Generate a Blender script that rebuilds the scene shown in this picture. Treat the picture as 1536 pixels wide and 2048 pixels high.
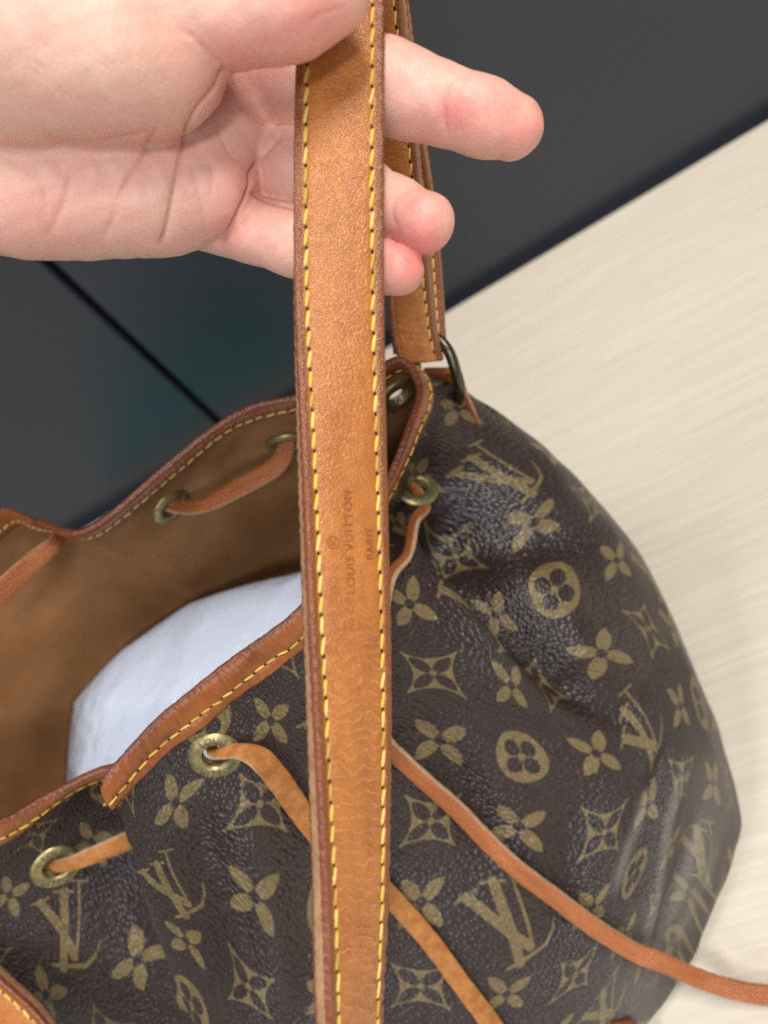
import bpy, math, random
import numpy as np
from mathutils import Matrix, Vector
random.seed(7); rng = np.random.default_rng(7)
SC = bpy.context.scene
for o in list(bpy.data.objects): bpy.data.objects.remove(o)
COL = SC.collection

# ------------------------------------------------------------------ camera
F = 1479.0; H = 0.43                       # focal length in photo pixels, camera height above the table (m)
_n = np.array([965., 1032.]); _n /= np.linalg.norm(_n)
_p = math.atan2(F, 1413.)                  # pitch below the horizon
_D = np.array([_n[0]*math.cos(_p), _n[1]*math.cos(_p), math.sin(_p)])
_Z = -np.array([_D[0], -_D[1], -_D[2]]); _X = np.array([_n[1], _n[0], 0.]); _Y = np.cross(_Z, _X)
CM = np.array([_X, _Y, _Z]); CAM = np.array([0, 0, H])
cam = bpy.data.cameras.new('camera'); camo = bpy.data.objects.new('camera', cam); COL.objects.link(camo)
m4 = Matrix([list(CM[i]) + [CAM[i]] for i in range(3)] + [[0, 0, 0, 1]])
camo.matrix_world = m4
cam.sensor_fit = 'HORIZONTAL'; cam.sensor_width = 36; cam.lens = 36*F/1536
cam.clip_start = 0.01; cam.clip_end = 50
cam.dof.use_dof = True; cam.dof.focus_distance = 0.232; cam.dof.aperture_fstop = 10.5
SC.camera = camo
SC.cycles.max_bounces = 6; SC.cycles.diffuse_bounces = 3; SC.cycles.glossy_bounces = 3; SC.cycles.use_adaptive_sampling = True; SC.cycles.use_denoising = False

# ------------------------------------------------------------------ light
w = bpy.data.worlds.new('World'); SC.world = w; w.use_nodes = True
bg = w.node_tree.nodes['Background']; bg.inputs[0].default_value = (0.80, 0.88, 1.0, 1); bg.inputs[1].default_value = 0.20
def area(name, loc, aim, sx, sy, power, col):
    l = bpy.data.lights.new(name, 'AREA'); l.shape = 'RECTANGLE'; l.size = sx; l.size_y = sy; l.energy = power; l.color = col
    o = bpy.data.objects.new(name, l); COL.objects.link(o); o.location = loc
    o.rotation_euler = (Vector(aim)-Vector(loc)).to_track_quat('-Z', 'Y').to_euler(); return o
area('ceiling_panel_light', (0.75, -0.40, 2.0), (0, .2, .2), 0.8, 0.28, 36, (1.0, 0.97, 0.93))
area('ceiling_panel_light', (-0.15, -1.75, 2.0), (0, .2, .2), 0.6, 0.28, 24, (0.92, 0.96, 1.0))
area('window_light', (-1.15, -2.0, 1.25), (-.1, .15, .15), 1.0, 0.8, 20, (0.82, 0.91, 1.0))
area('ceiling_panel_light', (-0.9, 0.45, 2.0), (0, .2, .2), 0.8, 0.28, 16, (0.95, 0.97, 1.0))
SC.view_settings.view_transform = 'Standard'; SC.view_settings.look = 'None'
SC.view_settings.exposure = 0.12; SC.view_settings.gamma = 1.0; SC.view_settings.use_curve_mapping = False

# ------------------------------------------------------------------ geometry helpers
def ray(x, y): return CM @ np.array([(x-768)/F, -(y-1024)/F, -1.])
def at(x, y, d): return CAM + ray(x, y)*d                     # photo pixel at a distance along the view axis
def atz(x, y, z):                                             # photo pixel on a level plane
    r = ray(x, y); return CAM + r*((z-H)/r[2])
def pix(P):
    c = (np.asarray(P)-CAM) @ CM; dz = -c[..., 2]
    return 768+F*c[..., 0]/dz, 1024-F*c[..., 1]/dz, dz
VIEW = CM @ np.array([0, 0, 1.])                              # points back to the camera
def unit(v): v = np.asarray(v, float); return v/np.maximum(np.linalg.norm(v, axis=-1, keepdims=True), 1e-12)
def cr(P, ts, closed=False):                                  # Catmull-Rom through P, parameter in control index
    P = np.asarray(P, float); K = len(P); ts = np.asarray(ts, float)
    i = np.floor(ts).astype(int)
    if not closed: i = np.clip(i, 0, K-2)
    f = (ts-i).reshape((-1,)+(1,)*(P.ndim-1))
    g = (lambda k: P[k % K]) if closed else (lambda k: np.where((k < 0).reshape((-1,)+(1,)*(P.ndim-1)), 2*P[0]-P[1], np.where((k > K-1).reshape((-1,)+(1,)*(P.ndim-1)), 2*P[-1]-P[-2], P[np.clip(k, 0, K-1)])))
    a, b, c, d = g(i-1), g(i), g(i+1), g(i+2)
    return .5*((2*b)+(-a+c)*f+(2*a-5*b+4*c-d)*f*f+(-a+3*b-3*c+d)*f**3)
def arclen(P):
    return np.concatenate([[0], np.cumsum(np.linalg.norm(np.diff(P, axis=0), axis=1))])
def resample(P, n):
    s = arclen(P); q = np.linspace(0, s[-1], n)
    return np.stack([np.interp(q, s, P[:, k]) for k in range(P.shape[1])], 1)
def grid_faces(nr, nc, wrap_r=False, wrap_c=False):
    r = np.arange(nr if wrap_r else nr-1); c = np.arange(nc if wrap_c else nc-1)
    R, Cc = np.meshgrid(r, c, indexing='ij'); R2 = (R+1) % nr; C2 = (Cc+1) % nc
    return np.stack([R*nc+Cc, R*nc+C2, R2*nc+C2, R2*nc+Cc], -1).reshape(-1, 4)
def noise1(x, seed, octs=4):
    x = np.asarray(x, float); r = np.random.default_rng(seed); y = np.zeros_like(x)
    for o in range(octs):
        y += math.pow(.55, o)*np.sin(x*(1.0+.37*r.random())*2**o+r.random()*6.28)
    return y/2
def mesh_data(name, V, Fc, uv=None, uv2=None, attr=None, smooth=True):
    me = bpy.data.meshes.new(name)
    V = np.asarray(V, np.float32)
    if isinstance(Fc, np.ndarray):
        n, k = Fc.shape
        me.vertices.add(len(V)); me.vertices.foreach_set('co', V.ravel())
        me.loops.add(n*k); me.loops.foreach_set('vertex_index', Fc.astype(np.int32).ravel())
        me.polygons.add(n); me.polygons.foreach_set('loop_start', np.arange(0, n*k, k, dtype=np.int32)); me.polygons.foreach_set('loop_total', np.full(n, k, np.int32))
        me.update(calc_edges=True); li = Fc.ravel()
    else:
        me.from_pydata([tuple(map(float, v)) for v in V], [], [tuple(map(int, f)) for f in Fc]); me.update()
        li = np.array([l.vertex_index for l in me.loops], int)
    for nm, U in (('UVMap', uv), ('UV2', uv2)):
        if U is not None:
            l = me.uv_layers.new(name=nm); l.data.foreach_set('uv', np.asarray(U, np.float32)[li].ravel())
    if attr is not None:
        for nm, A in attr.items():
            a = me.attributes.new(nm, 'FLOAT', 'POINT'); a.data.foreach_set('value', np.asarray(A, np.float32))
    if smooth: me.polygons.foreach_set('use_smooth', np.ones(len(me.polygons), bool))
    me.validate(); return me
def link(name, me, mat=None, parent=None, loc=(0, 0, 0)):
    o = bpy.data.objects.new(name, me); COL.objects.link(o)
    if mat is not None and me is not None:
        for m in (mat if isinstance(mat, (list, tuple)) else [mat]):
            if m.name not in [x.name for x in me.materials if x]: me.materials.append(m)
    if parent is not None: o.parent = parent
    o.location = loc; return o
def tag(o, label=None, cat=None, kind=None, group=None):
    for k, v in (('label', label), ('category', cat), ('kind', kind), ('group', group)):
        if v: o[k] = v
    return o
def empty(name, loc): 
    o = bpy.data.objects.new(name, None); COL.objects.link(o); o.location = loc; o.empty_display_size = .02; return o
def box_mesh(name, x0, x1, y0, y1, z0, z1, bev=.0):
    import bmesh
    bm = bmesh.new(); bmesh.ops.create_cube(bm, size=1)
    for v in bm.verts: v.co = Vector(((x0+x1)/2+v.co.x*(x1-x0), (y0+y1)/2+v.co.y*(y1-y0), (z0+z1)/2+v.co.z*(z1-z0)))
    if bev: bmesh.ops.bevel(bm, geom=bm.edges[:], offset=bev, segments=3, affect='EDGES', profile=.5)
    me = bpy.data.meshes.new(name); bm.to_mesh(me); bm.free(); return me

# ------------------------------------------------------------------ material helpers
class X:                                                      # a node socket with arithmetic
    def __init__(s, nt, sock): s.nt, s.s = nt, sock
    def op(s, o, *a):
        n = s.nt.nodes.new('ShaderNodeMath'); n.operation = o
        for k, v in enumerate((s,)+a):
            if isinstance(v, X): s.nt.links.new(v.s, n.inputs[k])
            else: n.inputs[k].default_value = float(v)
        return X(s.nt, n.outputs[0])
    def __add__(s, b): return s.op('ADD', b)
    def __radd__(s, b): return s.op('ADD', b)
    def __sub__(s, b): return s.op('SUBTRACT', b)
    def __rsub__(s, b): return s.op('MULTIPLY', -1.).op('ADD', b)
    def __mul__(s, b): return s.op('MULTIPLY', b)
    def __rmul__(s, b): return s.op('MULTIPLY', b)
    def __truediv__(s, b): return s.op('DIVIDE', b)
    def abs(s): return s.op('ABSOLUTE')
    def sqrt(s): return s.op('SQRT')
    def floor(s): return s.op('FLOOR')
    def min(s, b): return s.op('MINIMUM', b)
    def max(s, b): return s.op('MAXIMUM', b)
    def clamp(s): return s.op('MAXIMUM', 0.).op('MINIMUM', 1.)
    def lt(s, b): return s.op('LESS_THAN', b)
    def step(s, e0, e1):                                      # smooth 0..1 between e0 and e1 (either order)
        n = s.nt.nodes.new('ShaderNodeMapRange'); n.interpolation_type = 'SMOOTHSTEP'
        s.nt.links.new(s.s, n.inputs[0]); n.inputs[1].default_value = e0; n.inputs[2].default_value = e1; return X(s.nt, n.outputs[0])
class Mat:
    def __init__(s, name, rough=.5, spec=.5, **kw):
        s.m = bpy.data.materials.new(name); s.m.use_nodes = True; s.nt = s.m.node_tree
        s.b = s.nt.nodes['Principled BSDF']; s.b.inputs['Roughness'].default_value = rough; s.b.inputs['Specular IOR Level'].default_value = spec
        for k, v in kw.items(): s.b.inputs[k.replace('_', ' ')].default_value = v
    def node(s, t, **kw):
        n = s.nt.nodes.new(t)
        for k, v in kw.items(): setattr(n, k, v)
        return n
    def L(s, a, b): s.nt.links.new(a.s if isinstance(a, X) else a, b)
    def uv(s, name='UVMap'):
        n = s.node('ShaderNodeUVMap'); n.uv_map = name; return n.outputs[0]
    def objco(s): return s.node('ShaderNodeTexCoord').outputs['Object']
    def attr(s, name): n = s.node('ShaderNodeAttribute'); n.attribute_name = name; return X(s.nt, n.outputs['Fac'])
    def xy(s, vec):
        n = s.node('ShaderNodeSeparateXYZ'); s.L(vec, n.inputs[0]); return [X(s.nt, n.outputs[k]) for k in range(3)]
    def vec(s, x, y, z=0.):
        n = s.node('ShaderNodeCombineXYZ')
        for k, v in enumerate((x, y, z)):
            if isinstance(v, X): s.L(v, n.inputs[k])
            else: n.inputs[k].default_value = v
        return n.outputs[0]
    def noise(s, vec, scale, detail=3, rough=.55, dist=0.):
        n = s.node('ShaderNodeTexNoise'); s.L(vec, n.inputs['Vector']); n.inputs['Scale'].default_value = scale
        n.inputs['Detail'].default_value = detail; n.inputs['Roughness'].default_value = rough; n.inputs['Distortion'].default_value = dist
        return X(s.nt, n.outputs['Fac'])
    def voronoi(s, vec, scale, feature='SMOOTH_F1', rnd=1., smooth=.6):
        n = s.node('ShaderNodeTexVoronoi'); n.feature = feature; s.L(vec, n.inputs['Vector']); n.inputs['Scale'].default_value = scale
        n.inputs['Randomness'].default_value = rnd
        if feature == 'SMOOTH_F1': n.inputs['Smoothness'].default_value = smooth
        return X(s.nt, n.outputs['Distance'])
    def mix(s, f, a, b):
        n = s.node('ShaderNodeMix'); n.data_type = 'RGBA'
        for sock, v in ((n.inputs[0], f), (n.inputs[6], a), (n.inputs[7], b)):
            if isinstance(v, X): s.L(v, sock)
            elif isinstance(v, (tuple, list)): sock.default_value = tuple(v)+((1,) if len(v) == 3 else ())
            elif isinstance(v, (int, float)): sock.default_value = v
            else: s.L(v, sock)
        return n.outputs[2]
    def color(s, c):
        if isinstance(c, (tuple, list)): s.b.inputs['Base Color'].default_value = tuple(c)+(1,)
        else: s.L(c, s.b.inputs['Base Color'])
    def rough(s, x): s.L(x, s.b.inputs['Roughness'])
    def bump(s, hgt, strength, dist):
        n = s.node('ShaderNodeBump'); n.inputs['Strength'].default_value = strength; n.inputs['Distance'].default_value = dist
        s.L(hgt, n.inputs['Height']); s.L(n.outputs[0], s.b.inputs['Normal']); return n

def m_table():
    M = Mat('pale_wood_laminate', .38, .45); x, y, z = M.xy(M.objco())
    a = math.radians(-2)                                       # the grain runs along the desk
    u = x*math.cos(a)+y*math.sin(a); v = y*math.cos(a)-x*math.sin(a)
    g1 = M.noise(M.vec(u*9, v*210), 1., 4, .6, .4); g2 = M.noise(M.vec(u*14, v*420), 1., 3, .6, .3); g3 = M.noise(M.vec(u*1.3, v*16), 1., 3)
    f = (g1.step(.3, .72)*.55+g2.step(.35, .7)*.3+g3*.25).clamp()
    M.color(M.mix(f, (.545, .460, .350), (.64, .565, .455)))
    M.rough(.32+g1*.2); M.bump(g1*.6+g2*.4, .12, .0004); return M.m
def m_wall():
    M = Mat('charcoal_laminate', .34, .5); c = M.objco(); n = M.noise(c, 900, 2); n2 = M.noise(c, 3, 3)
    M.color(M.mix(n2, (.021, .023, .029), (.029, .031, .037))); sm_ = M.noise(c, 9, 4, .65, .5); M.bump(n, .12, .0003); M.rough(.27+n*.06+sm_*.12); return M.m
def m_plain(name, c, rough=.5, spec=.5, metal=0., bumps=None, c2=None):
    M = Mat(name, rough, spec, Metallic=metal)
    if c2: M.color(M.mix(M.noise(M.objco(), 260, 4).step(.35, .68), c, c2))
    else: M.color(c)
    if bumps: M.bump(M.noise(M.objco(), bumps[0], 4, .65), bumps[1], bumps[2])
    return M.m

def m_canvas():
    M = Mat('monogram_canvas', .42, .5); uvn = M.uv(); x, y, _ = M.xy(uvn)
    e = .012
    def cell(off):                                             # position inside the cell around a lattice point
        cx = (x+.5).floor(); cy = (y+.5).floor(); return x-cx, y-cy, cx, cy
    lx, ly, cx, cy = cell(0)
    odd = lambda q: (q*.5-(q*.5).floor())*2                    # 0 even, 1 odd
    ox, oy = odd(cx), odd(cy)
    r = (lx*lx+ly*ly).sqrt()
    ax, ay = lx.abs(), ly.abs()
    # four-petal pointed flower: petals along the diagonals, each the lens of two circles
    p = (ax+ay)*.7071; q = (ax-ay).abs()*.7071
    def lens(p, q, length, half):                              # pointed lens from p=0 to length, half-width half
        R = (length*length/4+half*half)/(2*half)
        dp = p-length/2; dq = q+(R-half)
        return (dp*dp+dq*dq).sqrt()-R
    petal = lens(p-.005, q, .365, .086)
    fl = petal.max(.062-r)
    # ring with a four-lobed flower cut out
    lob = ((p-.165)*(p-.165)+q*q).sqrt()-.108
    neck = lens(p, q, .26, .06)
    ring = (r-.36).max((lob.min(neck))*-1.).min(r-.055)
    # concave square with a pointed flower cut out
    k_ = 1/.79; bx_, by_, bp_, bq_ = ax*k_, ay*k_, p*k_, q*k_
    dxo = ((bx_-.98)*(bx_-.98)+by_*by_).sqrt(); dyo = ((by_-.98)*(by_-.98)+bx_*bx_).sqrt()
    sq = (.685-dxo).max(.685-dyo).max(bx_-.43).max(by_-.43)
    inn = lens(bp_, bq_, .44, .096)
    dia = (sq.max(inn*-1.)*.79).min(r-.048)
    even_even = (1-ox)*(1-oy); odd_odd = ox*oy; mixed = 1-even_even-odd_odd
    s4 = (cx+cy)*.25; is_lv = (s4-s4.floor()).lt(.1)
    big = 1.
    d = (fl+(1-mixed)*big).min(dia+(1-even_even)*big).min(ring+(1-odd_odd*(1-is_lv))*big)
    # interlaced letters on their own lattice
    P = (x+y)*.25; Q = (x-y)*.25
    pl = P-(P+.5).floor(); ql = Q-Q.floor()-.5
    vx = (pl+ql)*2; vy = (pl-ql)*2
    def seg(a, b, wa, wb):
        dx, dy = b[0]-a[0], b[1]-a[1]; l2 = dx*dx+dy*dy
        h = ((vx-a[0])*(dx/l2)+(vy-a[1])*(dy/l2)).clamp()
        ex = vx-a[0]-h*dx; ey = vy-a[1]-h*dy
        return (ex*ex+ey*ey).sqrt()-wa-h*(wb-wa)
    lv = seg((-.47, -.03), (.17, .33), .062, .062)            # heavy stroke of the V
    for a, b, wa, wb in (((-.05, -.46), (.19, .30), .019, .022), ((-.20, -.25), (.085, .55), .062, .06), ((-.02, .60), (.36, .33), .024, .028),
                         ((.36, .33), (.43, .17), .026, .02), ((.43, .17), (.43, .0), .02, .008), ((-.60, .03), (-.37, -.13), .02, .02), ((-.15, -.43), (.06, -.50), .016, .016),
                         ((-.33, -.21), (-.09, -.30), .02, .02), ((-.06, .625), (.12, .52), .02, .03)):
        lv = lv.min(seg(a, b, wa, wb))
    d = d.min(lv)
    wear = M.noise(uvn, 9, 4, .65); grit = M.noise(uvn, 60, 2)
    pr = (d+(grit-.5)*.02).step(.006, -.010)*(.62+wear.step(.25, .55)*.38)
    # printed ground: dark brown with a fine weave
    wv = M.noise(M.vec(x*52, y*52), 1., 1)
    brown = M.mix(wear, (.0205, .0112, .0095), (.033, .0188, .0165))
    gold = M.mix(wv.step(.3, .7), (.112, .076, .027), (.198, .141, .060))
    rub = M.attr('wear')                                       # rubbed, paler canvas at the worn base corner
    col = M.mix(pr, brown, gold)
    M.color(M.mix(rub, col, M.mix(pr, (.165, .138, .112), (.24, .205, .135))))
    gx = x*.85+y*.53; gy = y*.85-x*.53                         # pebbles lie along the rim
    nz = M.noise(uvn, 14, 2)
    v1 = M.voronoi(M.vec(gx*15+nz*.3, gy*23+nz*.3), 1., 'F1', .85)
    v2 = M.noise(M.vec(gx*30, gy*44), 1., 3)
    hgt = 1-v1*v1*1.5
    M.bump(hgt, 1., .00055)
    M.rough((.25+v1*.10+wear*.08)+rub*.25); return M.m

def m_leather(name, base, dark, light, cracks=1., edge=True, grain=1.):
    # UVMap: x along (m), y across (-1..1)
    M = Mat(name, .36, .5); x, y, _ = M.xy(M.uv()); mm = x*1000.; yc = y*12.
    uvm = M.vec(mm, yc)
    big = M.noise(M.vec(mm*.05, yc*.12), 1., 4, .6); mid = M.noise(M.vec(mm*.5, yc*.25), 1., 4, .6)
    col = M.mix((big*.65+mid*.35).step(.28, .66), dark, base)
    wav = M.noise(M.vec(mm*.09, yc*.13), 1., 2, .5); wig = M.noise(M.vec(mm*.6, yc*.7), 1., 2, .5); pres = M.noise(M.vec(mm*.22+30, yc*.20), 1., 2, .5)
    ph = mm*.32+wav*3.2+wig*.14; tri = (ph-ph.floor()-.5).abs()*2
    ph2 = mm*.47+wav*4.1+wig*.22+7.3; tri2 = (ph2-ph2.floor()-.5).abs()*2
    worn = M.attr('crease')
    line = (tri.step(.15, .0)*pres.step(.34, .50)).max(tri2.step(.07, .01)*pres.step(.60, .48)*.7)*worn
    col = M.mix((line*.42*cracks).clamp(), col, light)
    pores = M.voronoi(M.vec(mm*1.0, yc*1.0), 1.3, 'F1')
    spots = M.noise(M.vec(mm*.9, yc*.9), 1., 2).step(.70, .78)
    col = M.mix(spots*.35, col, (dark[0]*.55, dark[1]*.5, dark[2]*.5))
    if edge == 'rim':
        col = M.mix((y.abs().step(.80, .93)+y.abs().step(.20, .06)).clamp()*.7, col, (.085, .022, .010))
    elif edge:
        b = (y.abs()+(mid-.5)*.06).step(.76, .86)
        col = M.mix(b*.80, col, (.150, .040, .012))
    M.color(col)
    fine = M.noise(M.vec(mm*1.15, yc*1.15), 1., 3, .6)
    fold = tri.step(0., .95)*pres.step(.30, .6)*worn
    M.bump(fine*.9*grain+pores*.3*grain+line*.12+fold*.60+mid*.35, 1., .00045)
    M.rough(.18+big*.08+worn*.12); return M.m
def m_suede(name, a, b, sc=1.):
    M = Mat(name, .82, .22); c = M.objco(); n = M.noise(c, 1600*sc, 4, .7); n2 = M.noise(c, 220*sc, 3)
    M.color(M.mix((n*.55+n2*.45).step(.34, .66), a, b)); M.bump(n, .7, .0004); return M.m
def m_skin():
    M = Mat('skin', .46, .42); c = M.objco(); big = M.noise(c, 70, 4, .6, .4); fine = M.noise(c, 420, 4, .6)
    red = M.attr('flush')
    f = (red+(big-.5)*1.0+(fine-.5)*.5).clamp()
    n = M.node('ShaderNodeValToRGB'); M.L(f, n.inputs[0]); r = n.color_ramp
    r.elements[0].position = .0; r.elements[0].color = (.72, .435, .325, 1); r.elements[1].position = 1.; r.elements[1].color = (.69, .205, .175, 1)
    e2 = r.elements.new(.45); e2.color = (.715, .35, .272, 1)
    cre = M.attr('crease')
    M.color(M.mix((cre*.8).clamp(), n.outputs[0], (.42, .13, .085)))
    x, y, z = M.xy(c)
    lines = M.noise(c, 1500, 3, .6); cell = M.voronoi(c, 900, 'F1'); b2 = M.noise(c, 160, 3)
    M.bump(lines*.4+cell*.3+b2*.35, .6, .00035)
    M.b.inputs['Subsurface Weight'].default_value = .28; M.b.inputs['Subsurface Radius'].default_value = (1., .35, .2); M.b.inputs['Subsurface Scale'].default_value = .004
    M.rough(.42+fine*.14); return M.m
def m_brass():
    M = Mat('aged_brass', .34, .5, Metallic=.8); c = M.objco(); n = M.noise(c, 240, 4, .65); n2 = M.noise(c, 900, 3)
    M.color(M.mix(n.step(.35, .7), (.43, .335, .15), (.21, .165, .075))); M.rough(.26+n*.22+n2*.08); M.bump(n2, .15, .0002); return M.m
def m_lining():
    M = Mat('brown_lining', .92, .03); x, y, _ = M.xy(M.uv('UV2')); n = M.noise(M.vec(x*34, y*34), 1., 4); tw = M.noise(M.vec(x*1500, y*260), 1., 2); tw2 = M.noise(M.vec(x*260, y*1500), 1., 2)
    M.color(M.mix((n*.6+tw*.3+tw2*.1).step(.35, .65), (.240, .108, .042), (.305, .150, .066))); M.bump(tw+tw2+n*.8, .35, .0004)
    return M.m

TAB, WALL = m_table(), m_wall()
CANVAS, LINING, BRASS, SKIN = m_canvas(), m_lining(), m_brass(), m_skin()
LEATHER = m_leather('strap_leather', (.475, .162, .031), (.335, .102, .018), (.70, .40, .17), 1.1)
RIMLEA = m_leather('rim_leather', (.31, .088, .018), (.155, .038, .010), (.46, .17, .05), .6, edge='rim', grain=.5)
CORDLEA = m_leather('cord_leather', (.43, .135, .038), (.31, .085, .022), (.62, .33, .16), .3, edge=False)
RAW = m_suede('raw_leather_edge', (.27, .135, .060), (.42, .245, .130)); PAINT = m_leather('edge_paint', (.245, .070, .035), (.17, .042, .02), (.35, .15, .08), .2, edge=False)
SUEDE = m_suede('suede_side', (.275, .090, .020), (.46, .200, .062))
CORDEDGE = m_suede('cord_cut_edge', (.46, .27, .15), (.60, .41, .27))
THREAD = m_plain('yellow_thread', (.66, .43, .080), .55, .4, bumps=(2600, .5, .0003)); OLDTHREAD = m_plain('faded_thread', (.62, .44, .15), .6, .3, bumps=(2600, .5, .0003))
DIRTYTHREAD = m_plain('soiled_thread', (.50, .30, .055), .6, .3, bumps=(2600, .5, .0003)); PALETHREAD = m_plain('pale_thread', (.74, .53, .14), .55, .35, bumps=(2600, .5, .0003))
HOLE = m_plain('needle_hole', (.012, .007, .004), .9, .1); EMBOSS = m_plain('stamped_leather', (.235, .060, .014), .42, .4, bumps=(900, .4, .0003), c2=(.36, .11, .024))
VERD = m_plain('tarnished_lettering', (.035, .035, .018), .6, .3, c2=(.03, .10, .075)); BLACKTRIM = m_plain('black_rubber', (.008, .010, .016), .5, .4)

# ------------------------------------------------------------------ setting: desk and partition
e0, e1 = atz(900, 620, 0), atz(1536, 240, 0); ed = unit(e1-e0); en = np.array([-ed[1], ed[0], 0])   # desk edge, and away from the camera
rot = math.atan2(ed[1], ed[0])
top = link('table_top', box_mesh('table_top', -1.6, 1.4, -1.25, 0., -.03, 0., .0015), TAB, None, tuple(e0)); top.rotation_euler.z = rot; tag(top, 'pale wood laminate table top under the bag', kind='structure')
wall = link('partition_wall', box_mesh('partition_wall', -1.7, 1.7, .030, .045, -.4, 1.4), BLACKTRIM, None, tuple(e0)); wall.rotation_euler.z = rot; tag(wall, 'charcoal partition wall of flat panels behind the table', kind='structure')
# joint between panels: where the photo's dark line meets the wall
def on_wall(x, y, off=.02):
    r = ray(x, y); k = ((e0-CAM)@en+off)/(r@en); return CAM+r*k
sj = float(np.mean([(on_wall(*q)-e0)@ed for q in ((260, 670), (400, 800), (120, 540))]))
edges = [-1.7, sj-.9, sj, sj+1.1, 1.7]
for k in range(4):
    link('panel', box_mesh('panel', edges[k]+.0045, edges[k+1]-.0045, .012, .030, -.4, 1.4, .0015), WALL, wall)
gap = link('table_edge_trim', box_mesh('table_edge_trim', -1.6, 1.4, .0005, .0115, -.03, -.004), BLACKTRIM, top)

# ------------------------------------------------------------------ the bag: body surface
BASE = np.array([-.10, .16, 0.])
bag = empty('drawstring_bag', tuple(BASE)); tag(bag, 'slouchy brown monogram canvas bucket bag with tan leather strap and drawstrings', 'bag')
def bpart(name, V, Fc, mat, parent=bag, **kw):
    return link(name, mesh_data(name, np.asarray(V)-BASE, Fc, **kw), mat, parent)
R = lambda x, y, z: atz(x, y, z)
W = lambda x, y, z: np.array([x, y, z])
lev = [  # rim, eyelet level, upper body, lower body, base edge; going from the far side of the mouth along the front to the left and back
 (R(842, 778, .236), W(.064, .243, .197), W(.082, .232, .135), W(.083, .200, .07), W(.066, .165, .012)),
 (R(818, 868, .236), R(918, 878, .190), W(.072, .203, .135), W(.072, .166, .07), W(.051, .122, .012)),
 (R(786, 945, .235), R(848, 985, .180), W(.046, .182, .135), W(.052, .138, .07), W(.027, .089, .012)),
 (R(742, 1025, .235), R(812, 1070, .184), W(.018, .165, .135), W(.026, .118, .07), W(.002, .074, .012)),
 (R(680, 1118, .235), R(768, 1197, .205), W(-.015, .148, .135), W(-.004, .104, .07), W(-.026, .0635, .012)),
 (R(592, 1232, .235), R(684, 1307, .208), W(-.045, .140, .135), W(-.036, .096, .07), W(-.055, .0565, .012)),
 (R(490, 1304, .235), R(576, 1402, .209), W(-.076, .138, .135), W(-.070, .092, .07), W(-.085, .053, .012)),
 (R(390, 1385, .235), R(476, 1479, .209), R(700, 1750, .135), R(965, 1978, .07), W(-.120, .053, .012)),
 (W(-.119, .186, .235), W(-.129, .179, .207), W(-.156, .140, .135), W(-.154, .095, .07), W(-.155, .056, .012)),
 (W(-.141, .181, .236), W(-.158, .175, .208), W(-.202, .134, .136), W(-.198, .092, .07), W(-.190, .062, .012)),
 (W(-.131, .189, .217), W(-.145, .195, .201), W(-.184, .156, .135), W(-.200, .110, .07), W(-.220, .074, .012)),
 (W(-.147, .196, .2245), W(-.170, .213, .195), W(-.212, .173, .135), W(-.228, .122, .07), W(-.250, .086, .012)),
 (W(-.168, .201, .231), W(-.196, .210, .196), W(-.244, .175, .135), W(-.265, .135, .07), W(-.280, .110, .012)),
 (W(-.190, .207, .233), W(-.224, .207, .195), W(-.280, .180, .135), W(-.303, .157, .07), W(-.302, .145, .012)),
 (W(-.215, .222, .235), W(-.252, .216, .195), W(-.302, .200, .135), W(-.320, .195, .07), W(-.312, .185, .012)),
 (W(-.238, .250, .237), W(-.272, .250, .198), W(-.310, .240, .137), W(-.322, .235, .07), W(-.306, .225, .012)),
 (W(-.243, .283, .242), W(-.272, .290, .203), W(-.298, .284, .139), W(-.304, .270, .07), W(-.285, .255, .012)),
 (W(-.215, .320, .249), W(-.236, .332, .21), W(-.258, .322, .14), W(-.260, .303, .07), W(-.243, .280, .012)),
 (W(-.172, .338, .257), W(-.184, .350, .216), W(-.190, .338, .14), W(-.188, .315, .07), W(-.180, .288, .012)),
 (R(0, 1022, .26), W(-.142, .346, .219), W(-.147, .338, .14), W(-.148, .318, .07), W(-.145, .291, .012)),
 (R(75, 1044, .26), W(-.118, .322, .219), W(-.120, .330, .14), W(-.119, .316, .07), W(-.115, .292, .012)),
 (R(170, 1060, .26), W(-.098, .302, .219), W(-.099, .322, .14), W(-.095, .312, .07), W(-.090, .290, .012)),
 (R(322, 938, .26), W(-.066, .300, .219), W(-.066, .318, .14), W(-.060, .308, .07), W(-.055, .285, .012)),
 (R(470, 826, .26), W(-.032, .292, .219), W(-.032, .310, .14), W(-.025, .300, .07), W(-.020, .275, .012)),
 (R(590, 795, .256), W(-.003, .276, .216), W(.003, .297, .14), W(.012, .285, .07), W(.015, .258, .012)),
 (R(700, 765, .25), W(.026, .262, .210), W(.038, .279, .14), W(.045, .262, .07), W(.044, .235, .012)),
 (R(797, 716, .243), W(.054, .256, .203), W(.068, .259, .138), W(.071, .235, .07), W(.060, .203, .012))]
CT = np.array(lev)                                            # (27 around, 5 levels, 3)
K = len(CT); NU, PER, U0 = K*18, 18, 20                        # the seam of the canvas is at the back
us = U0+np.arange(NU+1)/PER
cen = CT[:, 4].mean(0)
inner = cen+(CT[:, 4]-cen)*.93; inner[:, 2] = .001; mid_ = cen+(CT[:, 4]-cen)*.5; mid_[:, 2] = .001; tip = cen+(CT[:, 4]-cen)*.02; tip[:, 2] = .001
CT7 = np.concatenate([CT, inner[:, None], mid_[:, None], tip[:, None]], 1)
A = cr(CT7, us % K, closed=True)                              # (NU+1, 8, 3)
NTL = [44, 44, 40, 36, 8, 3, 3]
ts = np.concatenate([np.linspace(k, k+1, n, endpoint=False) for k, n in enumerate(NTL)]+[[7.]])
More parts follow.
